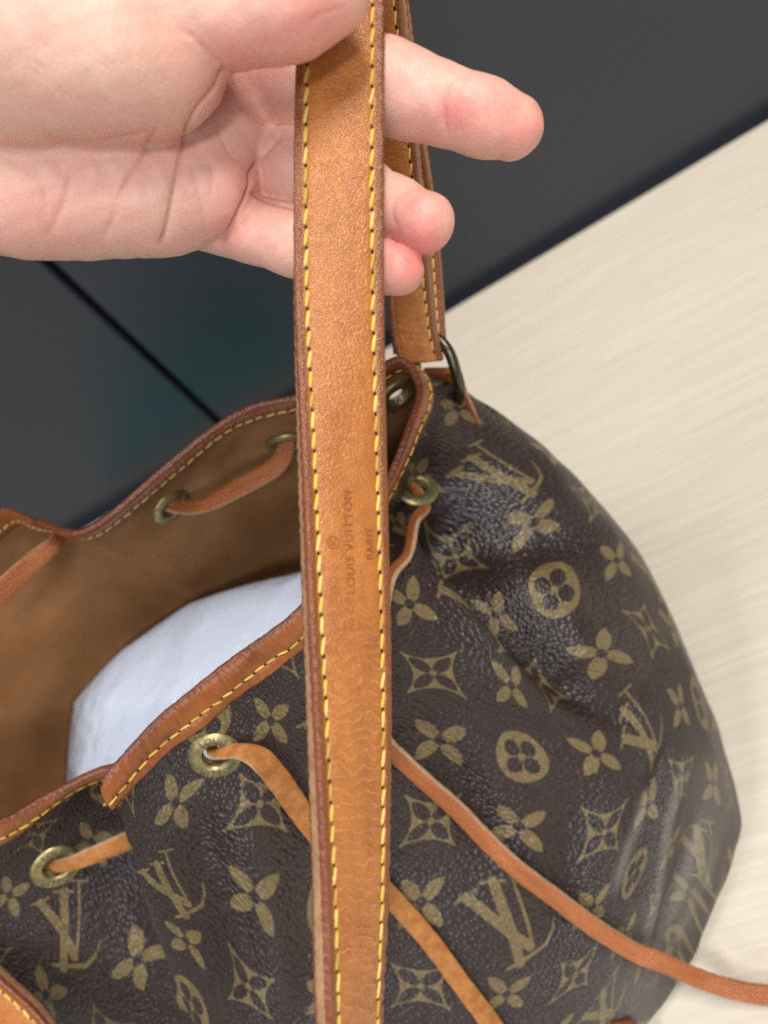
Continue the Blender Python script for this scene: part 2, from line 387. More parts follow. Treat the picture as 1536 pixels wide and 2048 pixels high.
S = cr(np.transpose(A, (1, 0, 2)), ts)                         # (NT, NU+1, 3)
S[..., 2] = np.maximum(S[..., 2], .001)
NT = len(ts)
def normals(S):
    du = np.gradient(S, axis=1); 
    du[:, 0] = du[:, -1] = S[:, 1]-S[:, -2]
    dt = np.gradient(S, axis=0); n = unit(np.cross(dt, du)); return n
N = normals(S)
if ((N[60, NU//2]) @ (S[60, NU//2]-np.array([-.1, .22, .15]))) < 0: N = -N; NSGN = -1
else: NSGN = 1
# folds and creases: polylines in the photo traced onto the front of the body, (half width m, depth m; negative sinks)
def px_field(S):
    x, y, d = pix(S); return x, y, d
fx, fy, fd = px_field(S)
uu = (us % K)[None, :]+0*S[..., 0]; tt = ts[:, None]+0*S[..., 0]
front = ((uu < 13.5) | (uu > 26.4)) & (tt < 4.9)
def poly_d(x, y, pl):
    best = np.full(x.shape, 1e9); pos = np.zeros(x.shape)
    L0 = 0; tot = sum(math.dist(pl[k], pl[k+1]) for k in range(len(pl)-1))
    for (ax, ay), (bx, by) in zip(pl[:-1], pl[1:]):
        dx, dy = bx-ax, by-ay; l2 = dx*dx+dy*dy
        h = np.clip(((x-ax)*dx+(y-ay)*dy)/l2, 0, 1); d = np.hypot(x-ax-h*dx, y-ay-h*dy)
        sd = np.sign((x-ax)*dy-(y-ay)*dx)*d
        p = (L0+h*math.sqrt(l2))/tot; k = d < np.abs(best); best = np.where(k, sd, best); pos = np.where(k, p, pos); L0 += math.sqrt(l2)
    return best, pos
disp = np.zeros(S.shape[:2])
def fold(pl, wl, wr, dep, taper=(.15, .2)):
    global disp
    sd, p = poly_d(fx, fy, pl); w = np.where(sd > 0, wl, wr)
    a = np.clip(np.minimum(p/taper[0], (1-p)/taper[1]), 0, 1)
    disp += np.where(front, dep*a*np.exp(-(sd/w)**2), 0)
fold([(845, 1035), (885, 1115), (950, 1205), (1030, 1290), (1105, 1365), (1190, 1415), (1275, 1455)], 64, 26, -.013, (.08, .25))     # long valley on the right
fold([(785, 1060), (840, 1140), (915, 1235), (990, 1318), (1060, 1385), (1140, 1440)], 30, 62, .009, (.08, .3))                    # roll of the front panel along it
fold([(960, 1080), (1060, 1200), (1160, 1300), (1260, 1400)], 100, 100, .008, (.3, .3))                                         # full belly above it
fold([(830, 1040), (900, 1090), (1000, 1085), (1130, 1075), (1220, 1050)], 55, 60, -.008, (.12, .3))                          # hollow under the far eyelet
fold([(800, 1420), (870, 1500), (960, 1620), (1040, 1740)], 45, 60, -.005)
fold([(1130, 1500), (1150, 1640), (1140, 1800), (1110, 1960)], 60, 60, -.004, (.3, .3))
fold([(390, 1600), (430, 1760), (480, 1900), (530, 2048)], 34, 40, -.004, (.2, .15))
fold([(470, 1560), (530, 1760), (580, 2048)], 40, 40, .003, (.25, .15))
fold([(600, 1400), (620, 1700), (650, 2048)], 60, 60, -.004, (.2, .2))
for pl, dp in (([(1380, 1500), (1330, 1640), (1310, 1780), (1285, 1920)], .0035), ([(1400, 1590), (1370, 1720), (1320, 1870), (1270, 1990)], -.0028), ([(1345, 1470), (1300, 1590), (1265, 1700)], -.003), ([(1430, 1600), (1400, 1720), (1350, 1850)], .0022), ([(1290, 1780), (1255, 1880), (1215, 1980)], .0016), ([(1460, 1640), (1420, 1750), (1390, 1830)], -.0015)):
    fold(pl, 15, 13, dp, (.25, .25))
disp += .0012*noise1(uu*2.1+tt*1.7, 3, 3)*np.clip(tt*1.5, 0, 1)+.0009*noise1(uu*1.3-tt*3.1, 5, 3)
disp[:, -1] = disp[:, 0]
S0 = S; S = S+N*disp[..., None]; S[..., 2] = np.maximum(S[..., 2], .0012); N = NSGN*normals(S)
fx, fy, fd = px_field(S)
facing = (N@VIEW) > 0
front_v = front & ((N*(CAM-S)).sum(-1) > 0)
def hit(x, y, mask=None):                                     # front-most body vertex under a photo pixel -> (row, col)
    mk = front_v if mask is None else mask
    d2 = (fx-x)**2+(fy-y)**2
    c = np.where(mk & (d2 < 16**2), fd+np.sqrt(d2)*2e-4, 9.)
    if c.min() > 8: c = np.where(mk, d2, 1e12)
    return np.unravel_index(np.argmin(c), c.shape)
def surf(x, y, lift=0.): r = hit(x, y); return at(x, y, fd[r])+N[r]*lift
# canvas coordinates: distance around (at mid height) and down, then warped to the print's own lattice
aa = arclen(S0[100]); b0 = np.concatenate([np.zeros((1, NU+1)), np.cumsum(np.linalg.norm(np.diff(S0, axis=0), axis=2), 0)])
bb = np.concatenate([np.zeros((1, NU+1)), np.cumsum(np.linalg.norm(np.diff(S, axis=0), axis=2), 0)])
AB = np.stack([np.broadcast_to(aa, b0.shape), b0], -1)
marks = [(865,1350,0,0),(875,1485,0,1),(860,1640,0,2),(845,1810,0,3),(835,1980,0,4),(1034,1365,1,0),(1045,1515,1,1),(1040,1655,1,2),(1030,1826,1,3),(1015,1990,1,4),
 (910,1110,2,-2),(985,1240,2,-1),(1092,1361,2,0),(1200,1500,2,1),(1195,1662,2,2),(1185,1808,2,3),(1150,1955,2,4),(1004,940,3,-3),(1065,1045,3,-2),(1115,1175,3,-1),(1195,1315,3,0),
 (1297,1443,3,1),(1299,1613,3,2),(1280,1750,3,3),(1217,1990,3,5),(1245,1111,4,-1),(1310,1255,4,0),(1370,1404,4,1),(1364,1566,4,2),(1350,1691,4,3),(1321,1812,4,4),
 (540,1440,-2,1),(520,1610,-2,2),(510,1790,-2,3),(490,1985,-2,4),(555,1300,-2,0),(420,1435,-3,1),(355,1605,-3,2),(348,1770,-3,3),(385,2005,-3,5),
 (275,1925,-4,5),(143,1838,-5,5),(20,1790,-6,5),(845,868,2,-4),(928,818,3,-4),(692,1478,-1,1),(688,1640,-1,2),(678,1810,-1,3),(664,1988,-1,4),(705,1330,-1,0)]
ctl = []; val = []
for x, y, i, j in marks:
    r = hit(x, y); ctl.append(AB[r]); val.append((i, j))
ctl = np.array(ctl); val = np.array(val, float)
Kd = np.linalg.norm(ctl[:, None]-ctl[None], axis=2)+np.eye(len(ctl))*(-.0015)
hid = lambda u_: (lambda z: z*z*(3-2*z))(np.clip((u_-9.15)/1.7, 0, 1))*(u_ < 20)
hc = np.array([hid(uu[hit(x, y)]) for x, y, i, j in marks]); n_ = len(ctl); Q = np.concatenate([np.ones((n_, 1)), ctl, hc[:, None]], 1)   # cloth hidden in the pleat
aff = np.linalg.lstsq(Q, val, rcond=None)[0]
res = val-Q@aff
G = np.exp(-(Kd/.055)**2)+np.eye(n_)*.02
cf = np.linalg.solve(G, res)
flat = AB.reshape(-1, 2)
LAT = np.concatenate([np.ones((len(flat), 1)), flat, hid(uu).reshape(-1, 1)], 1)@aff
for k in range(0, len(flat), 20000):
    dd = np.linalg.norm(flat[k:k+20000, None]-ctl[None], axis=2); LAT[k:k+20000] += np.exp(-(dd/.055)**2)@cf
# eyelets: where they pierce the canvas
back_m = (uu > 18.5) & (uu < 26.5) & (tt < 2)
left_m = front_v & (uu > 10.6) & (uu < 14)
ey = [(432, 1508, front_v), (114, 1735, left_m), (845, 978, front_v), (345, 1020, back_m), (575, 893, back_m), (795, 800, back_m)]
EY = [hit(x, y, mk) for x, y, mk in ey]
hole = np.zeros(S.shape[:2], bool)
for r in EY: hole |= np.linalg.norm(S-S[r], axis=2) < .0062
hole &= tt < 2.2
Fc = grid_faces(NT, NU+1)
keep = ~hole.ravel()[Fc].all(1)
def crease_wear():
    a = np.zeros(S.shape[:2])
    for pl, w_ in (([(1385, 1480), (1340, 1640), (1318, 1780), (1290, 1900), (1240, 2030)], 12), ([(1420, 1560), (1385, 1700), (1335, 1850), (1275, 1985)], 16), ([(1460, 1620), (1410, 1760), (1340, 1900), (1265, 2040)], 14), ([(1300, 1560), (1262, 1680), (1222, 1800)], 10)):
        sd, p = poly_d(fx, fy, pl); a = np.maximum(a, np.exp(-(sd/w_)**2)*np.clip(np.minimum(p, 1-p)/.2, 0, 1))
    sd, p = poly_d(fx, fy, [(1450, 1560), (1390, 1740), (1250, 2060)]); a = np.maximum(a*.8, .55*np.exp(-(sd/75)**2))
    return np.where(front, a, 0)
body = bpart('body', S.reshape(-1, 3), Fc[keep], CANVAS, uv=LAT, uv2=flat, attr={'wear': crease_wear().ravel()})
tl = int(np.searchsorted(ts, 4.6))
SI = S-N*np.where((uu > 8.3) & (uu < 11.7), .0004, .0013)[..., None]; SI[..., 2] = np.maximum(SI[..., 2], .003)
FcI = grid_faces(NT, NU+1)[:, ::-1]; pl_ = ((uu > 8.6) & (uu < 11.4) & (tt > .35)); keepI = ~(hole | pl_).ravel()[FcI].all(1)
lining = bpart('lining', SI.reshape(-1, 3), FcI[keepI], LINING, uv=flat, uv2=flat)
print('bag body', S.shape, 'lattice affine', aff.round(2).tolist(), 'residual', np.abs(res).max().round(2))

# ------------------------------------------------------------------ stitches
def capsule_mesh(name, length, wid, hgt, mat):
    V = []; Fs = []
    prof = [(-.5, .35), (-.40, .85), (-.15, 1.), (.15, 1.), (.40, .85), (.5, .35)]
    for p, s in prof:
        for k in range(6): V.append((p*length, s*wid/2*math.cos(k*math.pi/3), s*hgt*math.sin(k*math.pi/3)))
    for i in range(5):
        for k in range(6): Fs.append((i*6+k, i*6+(k+1) % 6, (i+1)*6+(k+1) % 6, (i+1)*6+k))
    Fs += [tuple(range(5, -1, -1)), tuple(range(30, 36))]
    me = mesh_data(name, V, Fs); me.materials.append(mat); return me
def put(name, me, P, tx, nz, parent):
    tx = unit(tx); nz = unit(nz-(nz@tx)*tx); ty = np.cross(nz, tx)
    o = bpy.data.objects.new(name, me); COL.objects.link(o); o.parent = parent
    o.matrix_local = Matrix([[tx[k], ty[k], nz[k], (P-BASE)[k]] for k in range(3)]+[[0, 0, 0, 1]]); return o
def stitch_row(path, nrm, period, me, parent, slant, visible, holes, hole_r):
    s = arclen(path); n = int(s[-1]/period); cnt = 0
    for k in range(n):
        q = (k+.5)*period; P = np.array([np.interp(q, s, path[:, c]) for c in range(3)]); Nn = unit(np.array([np.interp(q, s, nrm[:, c]) for c in range(3)]))
        P2 = np.array([np.interp(q+1e-4, s, path[:, c]) for c in range(3)]); P1 = np.array([np.interp(q-1e-4, s, path[:, c]) for c in range(3)])
        T = unit(P2-P1); x, y, d = pix(P)
        if not visible(x, y): continue
        B = np.cross(Nn, T); a = slant+random.uniform(-.07, .07)
        put('stitch', random.choice(me) if isinstance(me, list) else me, P+Nn*random.uniform(-.00008, .00008), T*math.cos(a)+B*math.sin(a), Nn, parent); cnt += 1
        holes.append((P+T*period/2, T, Nn, hole_r))
    return cnt
def hole_mesh(holes, parent, lift=0.0):
    V = []; Fs = []
    for P, T, Nn, r in holes:
        B = np.cross(Nn, T); o = len(V)
        V.append(P+Nn*(lift+.00006))
        for k in range(8):
            a = k*math.pi/4; V.append(P+(T*math.cos(a)*1.15+B*math.sin(a)*.8)*r+Nn*lift)
        Fs += [(o, o+1+k, o+1+(k+1) % 8) for k in range(8)]
    o = bpart('needle_holes', V, Fs, HOLE, parent); tag(o, kind='stuff'); return o

# ------------------------------------------------------------------ rim binding
RB = .0125
du = np.arange(NU)
prof_o = [.0125, .0118, .009, .0055, .002, 0.]
def down(u, d):                                               # point on the body d metres below the rim at column u, and its normal
    b = bb[:, u]; k = np.interp(d, b[:60], np.arange(60)); i = int(k); f = k-i
    return S[i, u]*(1-f)+S[i+1, u]*f, N[i, u]*(1-f)+N[i+1, u]*f
rows = []
for u in range(NU):
    rr = []
    for d, n in ((.0138, .0002), (.0138, .0008), (.0132, .0011), (.0098, .0011), (.0090, .0007), (.0082, .0011), (.0055, .0012), (.002, .0012), (-.0006, .0009)):
        P, Nn = down(u, max(d, 0)); T = unit(S[0, u]-S[4, u])
        rr.append(P+Nn*(n-.0002)+(T*(-d) if d < 0 else 0))
    P, Nn = down(u, 0); T = unit(S[0, u]-S[4, u]); rr.append(P-Nn*.0006+T*.0015)
    for d, n in ((-.0006, -.0023), (.002, -.0027), (.005, -.0027), (.0072, -.0026), (.0080, -.0022), (.0088, -.0026), (.0112, -.0026), (.0124, -.0023), (.0124, -.0016)):
        P, Nn = down(u, max(d, 0)); rr.append(P+Nn*n+(T*(-d) if d < 0 else 0))
    rows.append(rr)
RBV = np.array(rows); npf = RBV.shape[1]
al = arclen(np.concatenate([S[0, :NU], S[0, :1]]))[:NU]
rip = .00018*noise1(al*700, 11, 3)+.00010*noise1(al*2000, 12, 2)
ctr = RBV.mean(1, keepdims=True); RBV = RBV+unit(RBV-ctr)*rip[:, None, None]
uvr = np.stack([np.repeat(al, npf), np.tile(np.linspace(-1, 1, npf), NU)], 1)
crw = np.full(NU*npf, .8)
rim = bpart('rim_binding', RBV.reshape(-1, 3), grid_faces(NU, npf, True, True), RIMLEA, uv=uvr, attr={'crease': crw})
holes = []
ST_R = [capsule_mesh('rim_stitch', .0042*l_, .0009*w_, .00050, t_) for l_, w_, t_ in ((1, 1, THREAD), (.95, 1.05, DIRTYTHREAD), (1.03, .95, THREAD))]; ST_R2 = capsule_mesh('rim_stitch_inner', .0042, .0009, .00045, OLDTHREAD)
inframe = lambda x, y: -60 < x < 1600 and -60 < y < 2110
po = np.array([RBV[u, 4] for u in range(NU)]); no_ = np.array([down(u, .0090)[1] for u in range(NU)])
pi_ = np.array([RBV[u, 14] for u in range(NU)])
umod = us[:NU] % K
order = np.argsort((umod+1.5) % K)
fsel = order[((umod[order]+1.5) % K) < 16]; bsel = np.array([u for u in np.argsort(umod) if 17.5 < umod[u]])
c1 = stitch_row(po[fsel]+no_[fsel]*.0003, no_[fsel], .0052, ST_R, rim, -.10, inframe, holes, .0005)
c2 = stitch_row(pi_[bsel]-no_[bsel]*.0003, -no_[bsel], .0052, ST_R2, rim, .08, inframe, holes, .0005)
hole_mesh(holes, rim, .0)
print('rim stitches', c1, c2)

# ------------------------------------------------------------------ eyelets
def ring_mesh():
    prof = [(.0046, -.0022), (.0044, .0004), (.0047, .0011), (.0054, .0015), (.0066, .0016), (.0082, .0014), (.0092, .0010), (.0096, .0004), (.0096, -.0002)]
    n = 56; V = []; 
    for k in range(n):
        a = 2*math.pi*k/n
        for r, z in prof: V.append((r*1.08*math.cos(a), r*1.08*math.sin(a), z))
    me = mesh_data('eyelet', V, grid_faces(n, len(prof), True, False)); me.materials.append(BRASS); return me
RING = ring_mesh()
def text_mesh(body_, size, extrude=0.):
    cu = bpy.data.curves.new('lettering', 'FONT'); cu.body = body_; cu.size = size; cu.extrude = extrude; cu.align_x = 'CENTER'; cu.resolution_u = 3; cu.space_character = 1.12
    o = bpy.data.objects.new('lettering_tmp', cu); COL.objects.link(o); bpy.context.view_layer.update()
    dg = bpy.context.evaluated_depsgraph_get(); me = o.evaluated_get(dg).to_mesh()
    V = np.array([v.co[:] for v in me.vertices]); Fs = [tuple(p.vertices) for p in me.polygons]
    bpy.data.objects.remove(o); return V, Fs
def ring_text():
    Vs = []; Fs = []
    for word, up in (('LOUIS', True), ('VUITTON', False)):
        V, Fa = text_mesh(word, .0034)
        h0, h1 = V[:, 1].min(), V[:, 1].max(); o = len(Vs)
        for x, y, z in V:
            rr = .0062+(y-h0)/(h1-h0)*.0028 if up else .0090-(y-h0)/(h1-h0)*.0028
            ang = math.pi/2-x/.0070 if up else -math.pi/2+x/.0070
            zz = float(np.interp(rr/1.08, (.0054, .0066, .0082, .0092), (.0015, .0016, .0014, .0010)))+.00016
            Vs.append((rr*math.cos(ang), rr*math.sin(ang), zz))
        Fs += [tuple(i+o for i in f) for f in Fa]
    me = mesh_data('lettering', Vs, Fs, smooth=False); me.materials.append(VERD); return me
RTXT = ring_text()
for k, r in enumerate(EY):
    P, Nn = S[r], unit(N[r]); 
    if k == 2: Nn = unit(Nn*.35+VIEW*.55+(CM@np.array([-.15, 1, 0]))*.62)
    upd = unit(CM@np.array([-.05, 1, 0])-Nn*((CM@np.array([-.05, 1, 0]))@Nn))
    if k == 2: upd = unit(CM@np.array([.0, 1, 0])-Nn*((CM@np.array([0, 1, 0]))@Nn))
    tx = np.cross(upd, Nn)
    a = put('eyelet', RING, P+Nn*.0003+(VIEW*.002 if k == 2 else 0), tx, Nn, bag); a2 = put('eyelet', RING, P-Nn*.0021, tx, -Nn, bag)
    if k < 3:
        t = bpy.data.objects.new('lettering', RTXT); COL.objects.link(t); t.parent = a

# ------------------------------------------------------------------ shoulder strap
TH = .0046
def strap_curves(ctrl, step):
    c = np.array([np.concatenate([at(*r[:3]), at(*r[3:6])]) for r in ctrl]); q = np.linspace(0, len(c)-1, (len(c)-1)*60+1)
    E = cr(c, q); M_ = (E[:, :3]+E[:, 3:])/2; s = arclen(M_); n = int(s[-1]/step)
    g = np.linspace(0, s[-1], n); idx = np.interp(g, s, q)
    return np.stack([np.interp(g, s, E[:, k]) for k in range(6)], 1), g, idx
PROF = [(-1., -.9), (-.992, -.3), (-.965, -.02), (-.90, .06), (-.82, -.02), (-.765, -.18), (-.735, -.30), (-.705, -.18), (-.67, .02), (-.6, .22), (-.4, .42), (-.2, .52), (0, .55), (.2, .52), (.4, .42), (.6, .22), (.67, .02), (.705, -.18), (.735, -.30), (.765, -.18), (.82, -.02), (.90, .06), (.965, -.02), (.992, -.3), (1., -.9),
        (1.006, -1.6), (1.01, -2.3), (1.006, -3.0), (1., -3.7), (.99, -4.3), (.96, -4.6), (.80, -4.66), (.76, -4.45), (.72, -4.66), (.3, -4.8), (0, -4.8), (-.3, -4.8), (-.72, -4.66), (-.76, -4.45), (-.80, -4.66), (-.96, -4.6), (-.99, -4.3), (-1., -3.7), (-1.006, -3.0), (-1.01, -2.3), (-1.006, -1.6)]
class Strap:
    def __init__(s, ctrl, step=.0011, prof=PROF):
        s.E, s.g, s.idx = strap_curves(ctrl, step); s.prof = np.array(prof); s.prof[:, 1] = np.where(s.prof[:, 1] < -.5, s.prof[:, 1]*1.28, s.prof[:, 1])
        L, R_ = s.E[:, :3], s.E[:, 3:]; s.mid = (L+R_)/2; s.half = np.linalg.norm(R_-L, axis=1)/2; s.side = unit(R_-L)
        T = unit(np.gradient(s.mid, axis=0)); s.nrm = unit(np.cross(s.side, -T)); 
        s.T = T
        if s.nrm[len(T)*3//4]@(CAM-s.mid[len(T)*3//4]) < 0: s.nrm = -s.nrm
        s.half[:] = np.median(s.half)*.35+s.half*.65
    def at(s, v, a, n):                                       # along (m), across (-1..1), height (m)
        f = lambda A_: np.stack([np.interp(v, s.g, A_[:, k]) for k in range(3)], -1)
        h = np.interp(v, s.g, s.half); a = np.asarray(a, float)
        return f(s.mid)+f(s.side)*(h*a)[..., None]+f(s.nrm)*np.asarray(n, float)[..., None]
    def top(s, a): 
        k = 25; return np.interp(a, s.prof[:k, 0], s.prof[:k, 1])*.001
    def v_of(s, y, lo, hi):                                   # along-distance where the front run crosses photo row y
        k = (s.idx >= lo) & (s.idx <= hi); yy = pix(s.mid[k])[1]; o = np.argsort(yy); return float(np.interp(y, yy[o], s.g[k][o]))
    def build(s, name, parent, crease, cap=True):
        n, m = len(s.g), len(s.prof); V = np.zeros((n, m, 3)); vv = s.g
        r = np.random.default_rng(3)
        for j, (a, h) in enumerate(s.prof):
            wob = .00010*noise1(vv*700+j*.8, 21, 4)*(1 if j < 25 else .6)
            sidew = (.00028*noise1(vv*1500+j*2.1, 30+j % 3, 4)) if (j >= 25 and abs(a) > .99) else 0.
            wr = np.where(j < 25, crease*(.00020*noise1(vv*1500+a*1.6, 41, 2)+.00034*noise1(vv*720-a*.9, 42, 2)), 0)
            V[:, j] = s.at(vv, np.full(n, a)+np.sign(a)*(.004*noise1(vv*260, 51, 3))*(abs(a) > .9), np.full(n, h*.001)+wob+wr)
            if np.ndim(sidew): V[:, j] += s.side*(np.sign(a)*sidew)[:, None]
        across = np.where(np.arange(m) < 25, s.prof[:, 0], np.clip(s.prof[:, 0], -1, 1))
        uv = np.stack([np.repeat(vv, m), np.tile(across, n)], 1)
        Fq = grid_faces(n, m, False, True)
        me = mesh_data(name, V.reshape(-1, 3)-BASE, Fq, uv=uv, attr={'crease': np.repeat(crease, m)})
        o = link(name, me, [LEATHER, RAW, PAINT], parent)
        col = Fq[:, 0] % m
        mi = np.zeros(len(Fq), np.int32); mi[((col >= 25) & (col <= 27)) | ((col >= 42) & (col <= 44))] = 1; mi[np.isin(col, (0, 23, 24, 28, 29, 41, 45))] = 2
        me.polygons.foreach_set('material_index', mi)
        if cap:
            import bmesh
            bm = bmesh.new(); bm.from_mesh(me); bm.verts.ensure_lookup_table()
            for k in (0, n-1):
                f = bm.faces.new([bm.verts[k*m+j] for j in range(m)]); f.material_index = 1
            bm.to_mesh(me); bm.free()
        return o
main_c = [(790,705,.322, 893,690,.318), (778,600,.315, 888,580,.309), (765,450,.300, 876,440,.295), (752,300,.285, 857,305,.279), (735,150,.268, 836,150,.262), (715,0,.250, 815,0,.245),
 (690,-150,.232, 795,-150,.228), (645,-260,.212, 785,-260,.209), (605,-240,.196, 772,-240,.194), (597,-100,.189, 768,-100,.188), (594,60,.188, 766,60,.188), (588,300,.187, 767,300,.188), (591,600,0.187, 769,600,0.191),
 (606,900,0.185, 775,900,0.194), (619,1200,0.184, 783,1200,0.195), (630,1400,0.183, 786,1400,0.196), (641,1600,0.182, 785,1600,0.197), (651,1800,0.181, 782,1800,0.1985), (660,2048,0.18, 771,2048,0.2),
 (668,2260,.189, 768,2270,.203), (650,2480,.205, 745,2500,.216), (560,2640,.232, 590,2720,.240), (400,2570,.262, 370,2670,.266), (230,2270,.288, 140,2340,.291), (95,2052,.300, 8,2130,.303), (0,1955,.304, -84,2040,.308), (-90,1865,.310, -168,1950,.314)]
st = Strap(main_c)
def crease_of(s):
    x, y, d = pix(s.mid); fr = s.idx > 9
    c = np.where(fr, np.clip((y-1000)/420, .12, 1), .25); c = np.where(s.idx > 21, .25, c); return c
strap = st.build('shoulder_strap', bag, crease_of(st)); tag(strap, 'tan leather shoulder strap with yellow saddle stitching')
ST_S = [capsule_mesh('strap_stitch', .0044*l_, .00104*w_, .00056, t_) for l_, w_, t_ in ((1, 1, THREAD), (.96, 1.05, THREAD), (1.03, .94, PALETHREAD), (.98, .97, DIRTYTHREAD), (1.02, 1.02, THREAD))]; ST_F = capsule_mesh('far_strap_stitch', .0042, .0009, .0005, OLDTHREAD)
holes = []; cs = 0
vis_front = lambda x, y: -40 < y < 2090 and x > -40
k0 = st.v_of(-40, 9, 18); fr = (st.g >= k0)
for a in (-.735, .735):
    P = st.at(st.g[fr], np.full(fr.sum(), a), np.full(fr.sum(), -.00012)); cs += stitch_row(P, st.nrm[fr], .00517, ST_S, strap, -.16, vis_front, holes, .00048)
bk = st.g < st.v_of(0, 0, 6)+.02
Pb = st.at(st.g[bk], np.full(bk.sum(), .76), np.full(bk.sum(), -.0058)); cs += stitch_row(Pb[::-1], -st.nrm[bk][::-1], .00517, ST_F, strap, -.10, lambda x, y: -20 < y < 700, holes, .0006)
hole_mesh(holes, strap, .0)
# stamped lettering, running up the strap
def strap_text(txt, size, yc, a0):
    V, Fa = text_mesh(txt, size); v0 = st.v_of(yc, 10, 18); hm = (V[:, 1].min()+V[:, 1].max())/2
    hw = float(np.interp(v0, st.g, st.half)); a = a0+(V[:, 1]-hm)/hw*-1.
    return st.at(v0-V[:, 0], a, st.top(a)+.00022), Fa
Vt = []; Ft = []
for txt, size, yc, a0 in (('LOUIS VUITTON', .0033, 1084, -.03), ('PARIS', .0030, 1088, .47), ('®', .0044, 1085, -.42)):
    V, Fa = strap_text(txt, size, yc, a0); o = len(Vt); Vt += list(V); Ft += [tuple(i+o for i in f) for f in Fa]
bpart('stamped_lettering', Vt, Ft, EMBOSS, strap, smooth=False)
# folded tail of the strap, stitched back on itself above the ring
tail_c = [(700,-60,.234, 792,-60,.229), (712,50,.246, 803,50,.240), (722,150,.256, 812,150,.250), (738,300,.271, 830,300,.265), (752,430,.284, 843,430,.278), (770,560,.297, 857,560,.291), (782,670,.307, 870,665,.302), (797,728,.312, 885,722,.308)]
tl_ = Strap(tail_c); tail = tl_.build('strap_end', bag, np.full(len(tl_.g), .35)); holes = []
Pt = tl_.at(tl_.g, np.full(len(tl_.g), .74), np.full(len(tl_.g), -.0001)); stitch_row(Pt, tl_.nrm, .0052, ST_F, tail, -.2, lambda x, y: -20 < y, holes, .0006); hole_mesh(holes, tail, 0.)

# ------------------------------------------------------------------ ring and its tab
def tube(path, rad, n=12, closed=False, flat=1.):
    P = np.asarray(path); T = np.gradient(P, axis=0)
    if closed: T = np.roll(P, -1, 0)-np.roll(P, 1, 0)
    T = unit(T); A1 = unit(np.cross(T, VIEW)); B1 = np.cross(T, A1); V = []
    for k in range(n):
        a = 2*math.pi*k/n; V.append(P+(A1*math.cos(a)+B1*math.sin(a)*flat)*(np.asarray(rad)[:, None] if np.ndim(rad) else rad))
    V = np.stack(V, 1); return V.reshape(-1, 3), grid_faces(len(P), n, closed, True)
rc = np.array([at(*q) for q in ((848,662,.317), (874,676,.3125), (898,704,.311), (912,744,.314), (921,782,.321), (912,806,.334), (885,812,.342), (850,790,.344), (832,730,.336), (834,680,.326))])
V, Fq = tube(cr(rc, np.arange(0, 10, .125), True), .0024, 14, True); bpart('strap_ring', V, Fq, m_plain('dark_bronze', (.10, .085, .055), .32, .5, .9))
def slab(pl, thick, off=None):
    P = np.array([at(*q) for q in pl]); n = unit(np.cross(P[1]-P[0], P[-1]-P[0]))
    if n@VIEW < 0: n = -n
    k = len(P); V = np.concatenate([P, P-n*thick]); Fs = [tuple(range(k)), tuple(range(2*k-1, k-1, -1))]+[(i, (i+1) % k, k+(i+1) % k, k+i) for i in range(k)]
    return V, Fs
V, Fs = slab([(846,747,.328), (915,746,.325), (936,800,.330), (958,850,.338), (900,850,.345), (850,790,.338)], .004)
tabm = mesh_data('ring_tab', V-BASE, Fs, uv=V[:, :2]*1., attr={'crease': np.zeros(len(V))}, smooth=False); link('ring_tab', tabm, RIMLEA, bag)

# ------------------------------------------------------------------ drawstrings
def cord(name, pts, wid, thick, mats, wscale=None, twist=None, up=None, label=None):
    P = np.array(pts); n = len(P); q = np.linspace(0, n-1, (n-1)*24+1); C_ = cr(P, q); s = arclen(C_); g = np.linspace(0, s[-1], max(40, int(s[-1]/.0012)))
    C2 = np.stack([np.interp(g, s, C_[:, k]) for k in range(3)], 1); qi = np.interp(g, s, q)
    T = unit(np.gradient(C2, axis=0)); nn = (CAM-C2) if up is None else np.stack([np.interp(qi, np.arange(n), np.array(up)[:, k]) for k in range(3)], 1)
    Nn = unit(nn-(nn*T).sum(1, keepdims=True)*T); B = np.cross(T, Nn)
    tw = np.interp(qi, np.arange(n), twist if twist else [0]*n); c, s_ = np.cos(tw)[:, None], np.sin(tw)[:, None]; B, Nn = B*c+Nn*s_, Nn*c-B*s_
    w_ = wid/2*np.interp(qi, np.arange(n), wscale if wscale else [1]*n)*(1+.03*noise1(g*400, 61, 3))
    pf = [(-1, -.42), (-1.0, .40), (-.95, .50), (-.5, .54), (0, .56), (.5, .54), (.95, .50), (1.0, .40), (1, -.42), (.94, -.5), (0, -.52), (-.94, -.5)]
    V = np.stack([C2+B*(w_*a)[:, None]+Nn*((thick*h)+.00006*noise1(g*900+k, 62, 3))[:, None] for k, (a, h) in enumerate(pf)], 1); m = len(pf)
    uv = np.stack([np.repeat(g, m), np.tile([a for a, _ in pf], len(g))], 1); Fq = grid_faces(len(g), m, False, True)
    me = mesh_data(name, V.reshape(-1, 3)-BASE, Fq, uv=uv, attr={'crease': np.full(len(g)*m, .3)}); o = link(name, me, mats, bag)
    col = Fq[:, 0] % m; mi = np.zeros(len(Fq), np.int32); mi[np.isin(col, (0, 7, 8, 11))] = 1; mi[np.isin(col, (9, 10))] = min(2, len(mats)-1); me.polygons.foreach_set('material_index', mi)
    if label: o['label'] = label
    return o
e = lambda k, l: S[EY[k]]+N[EY[k]]*l
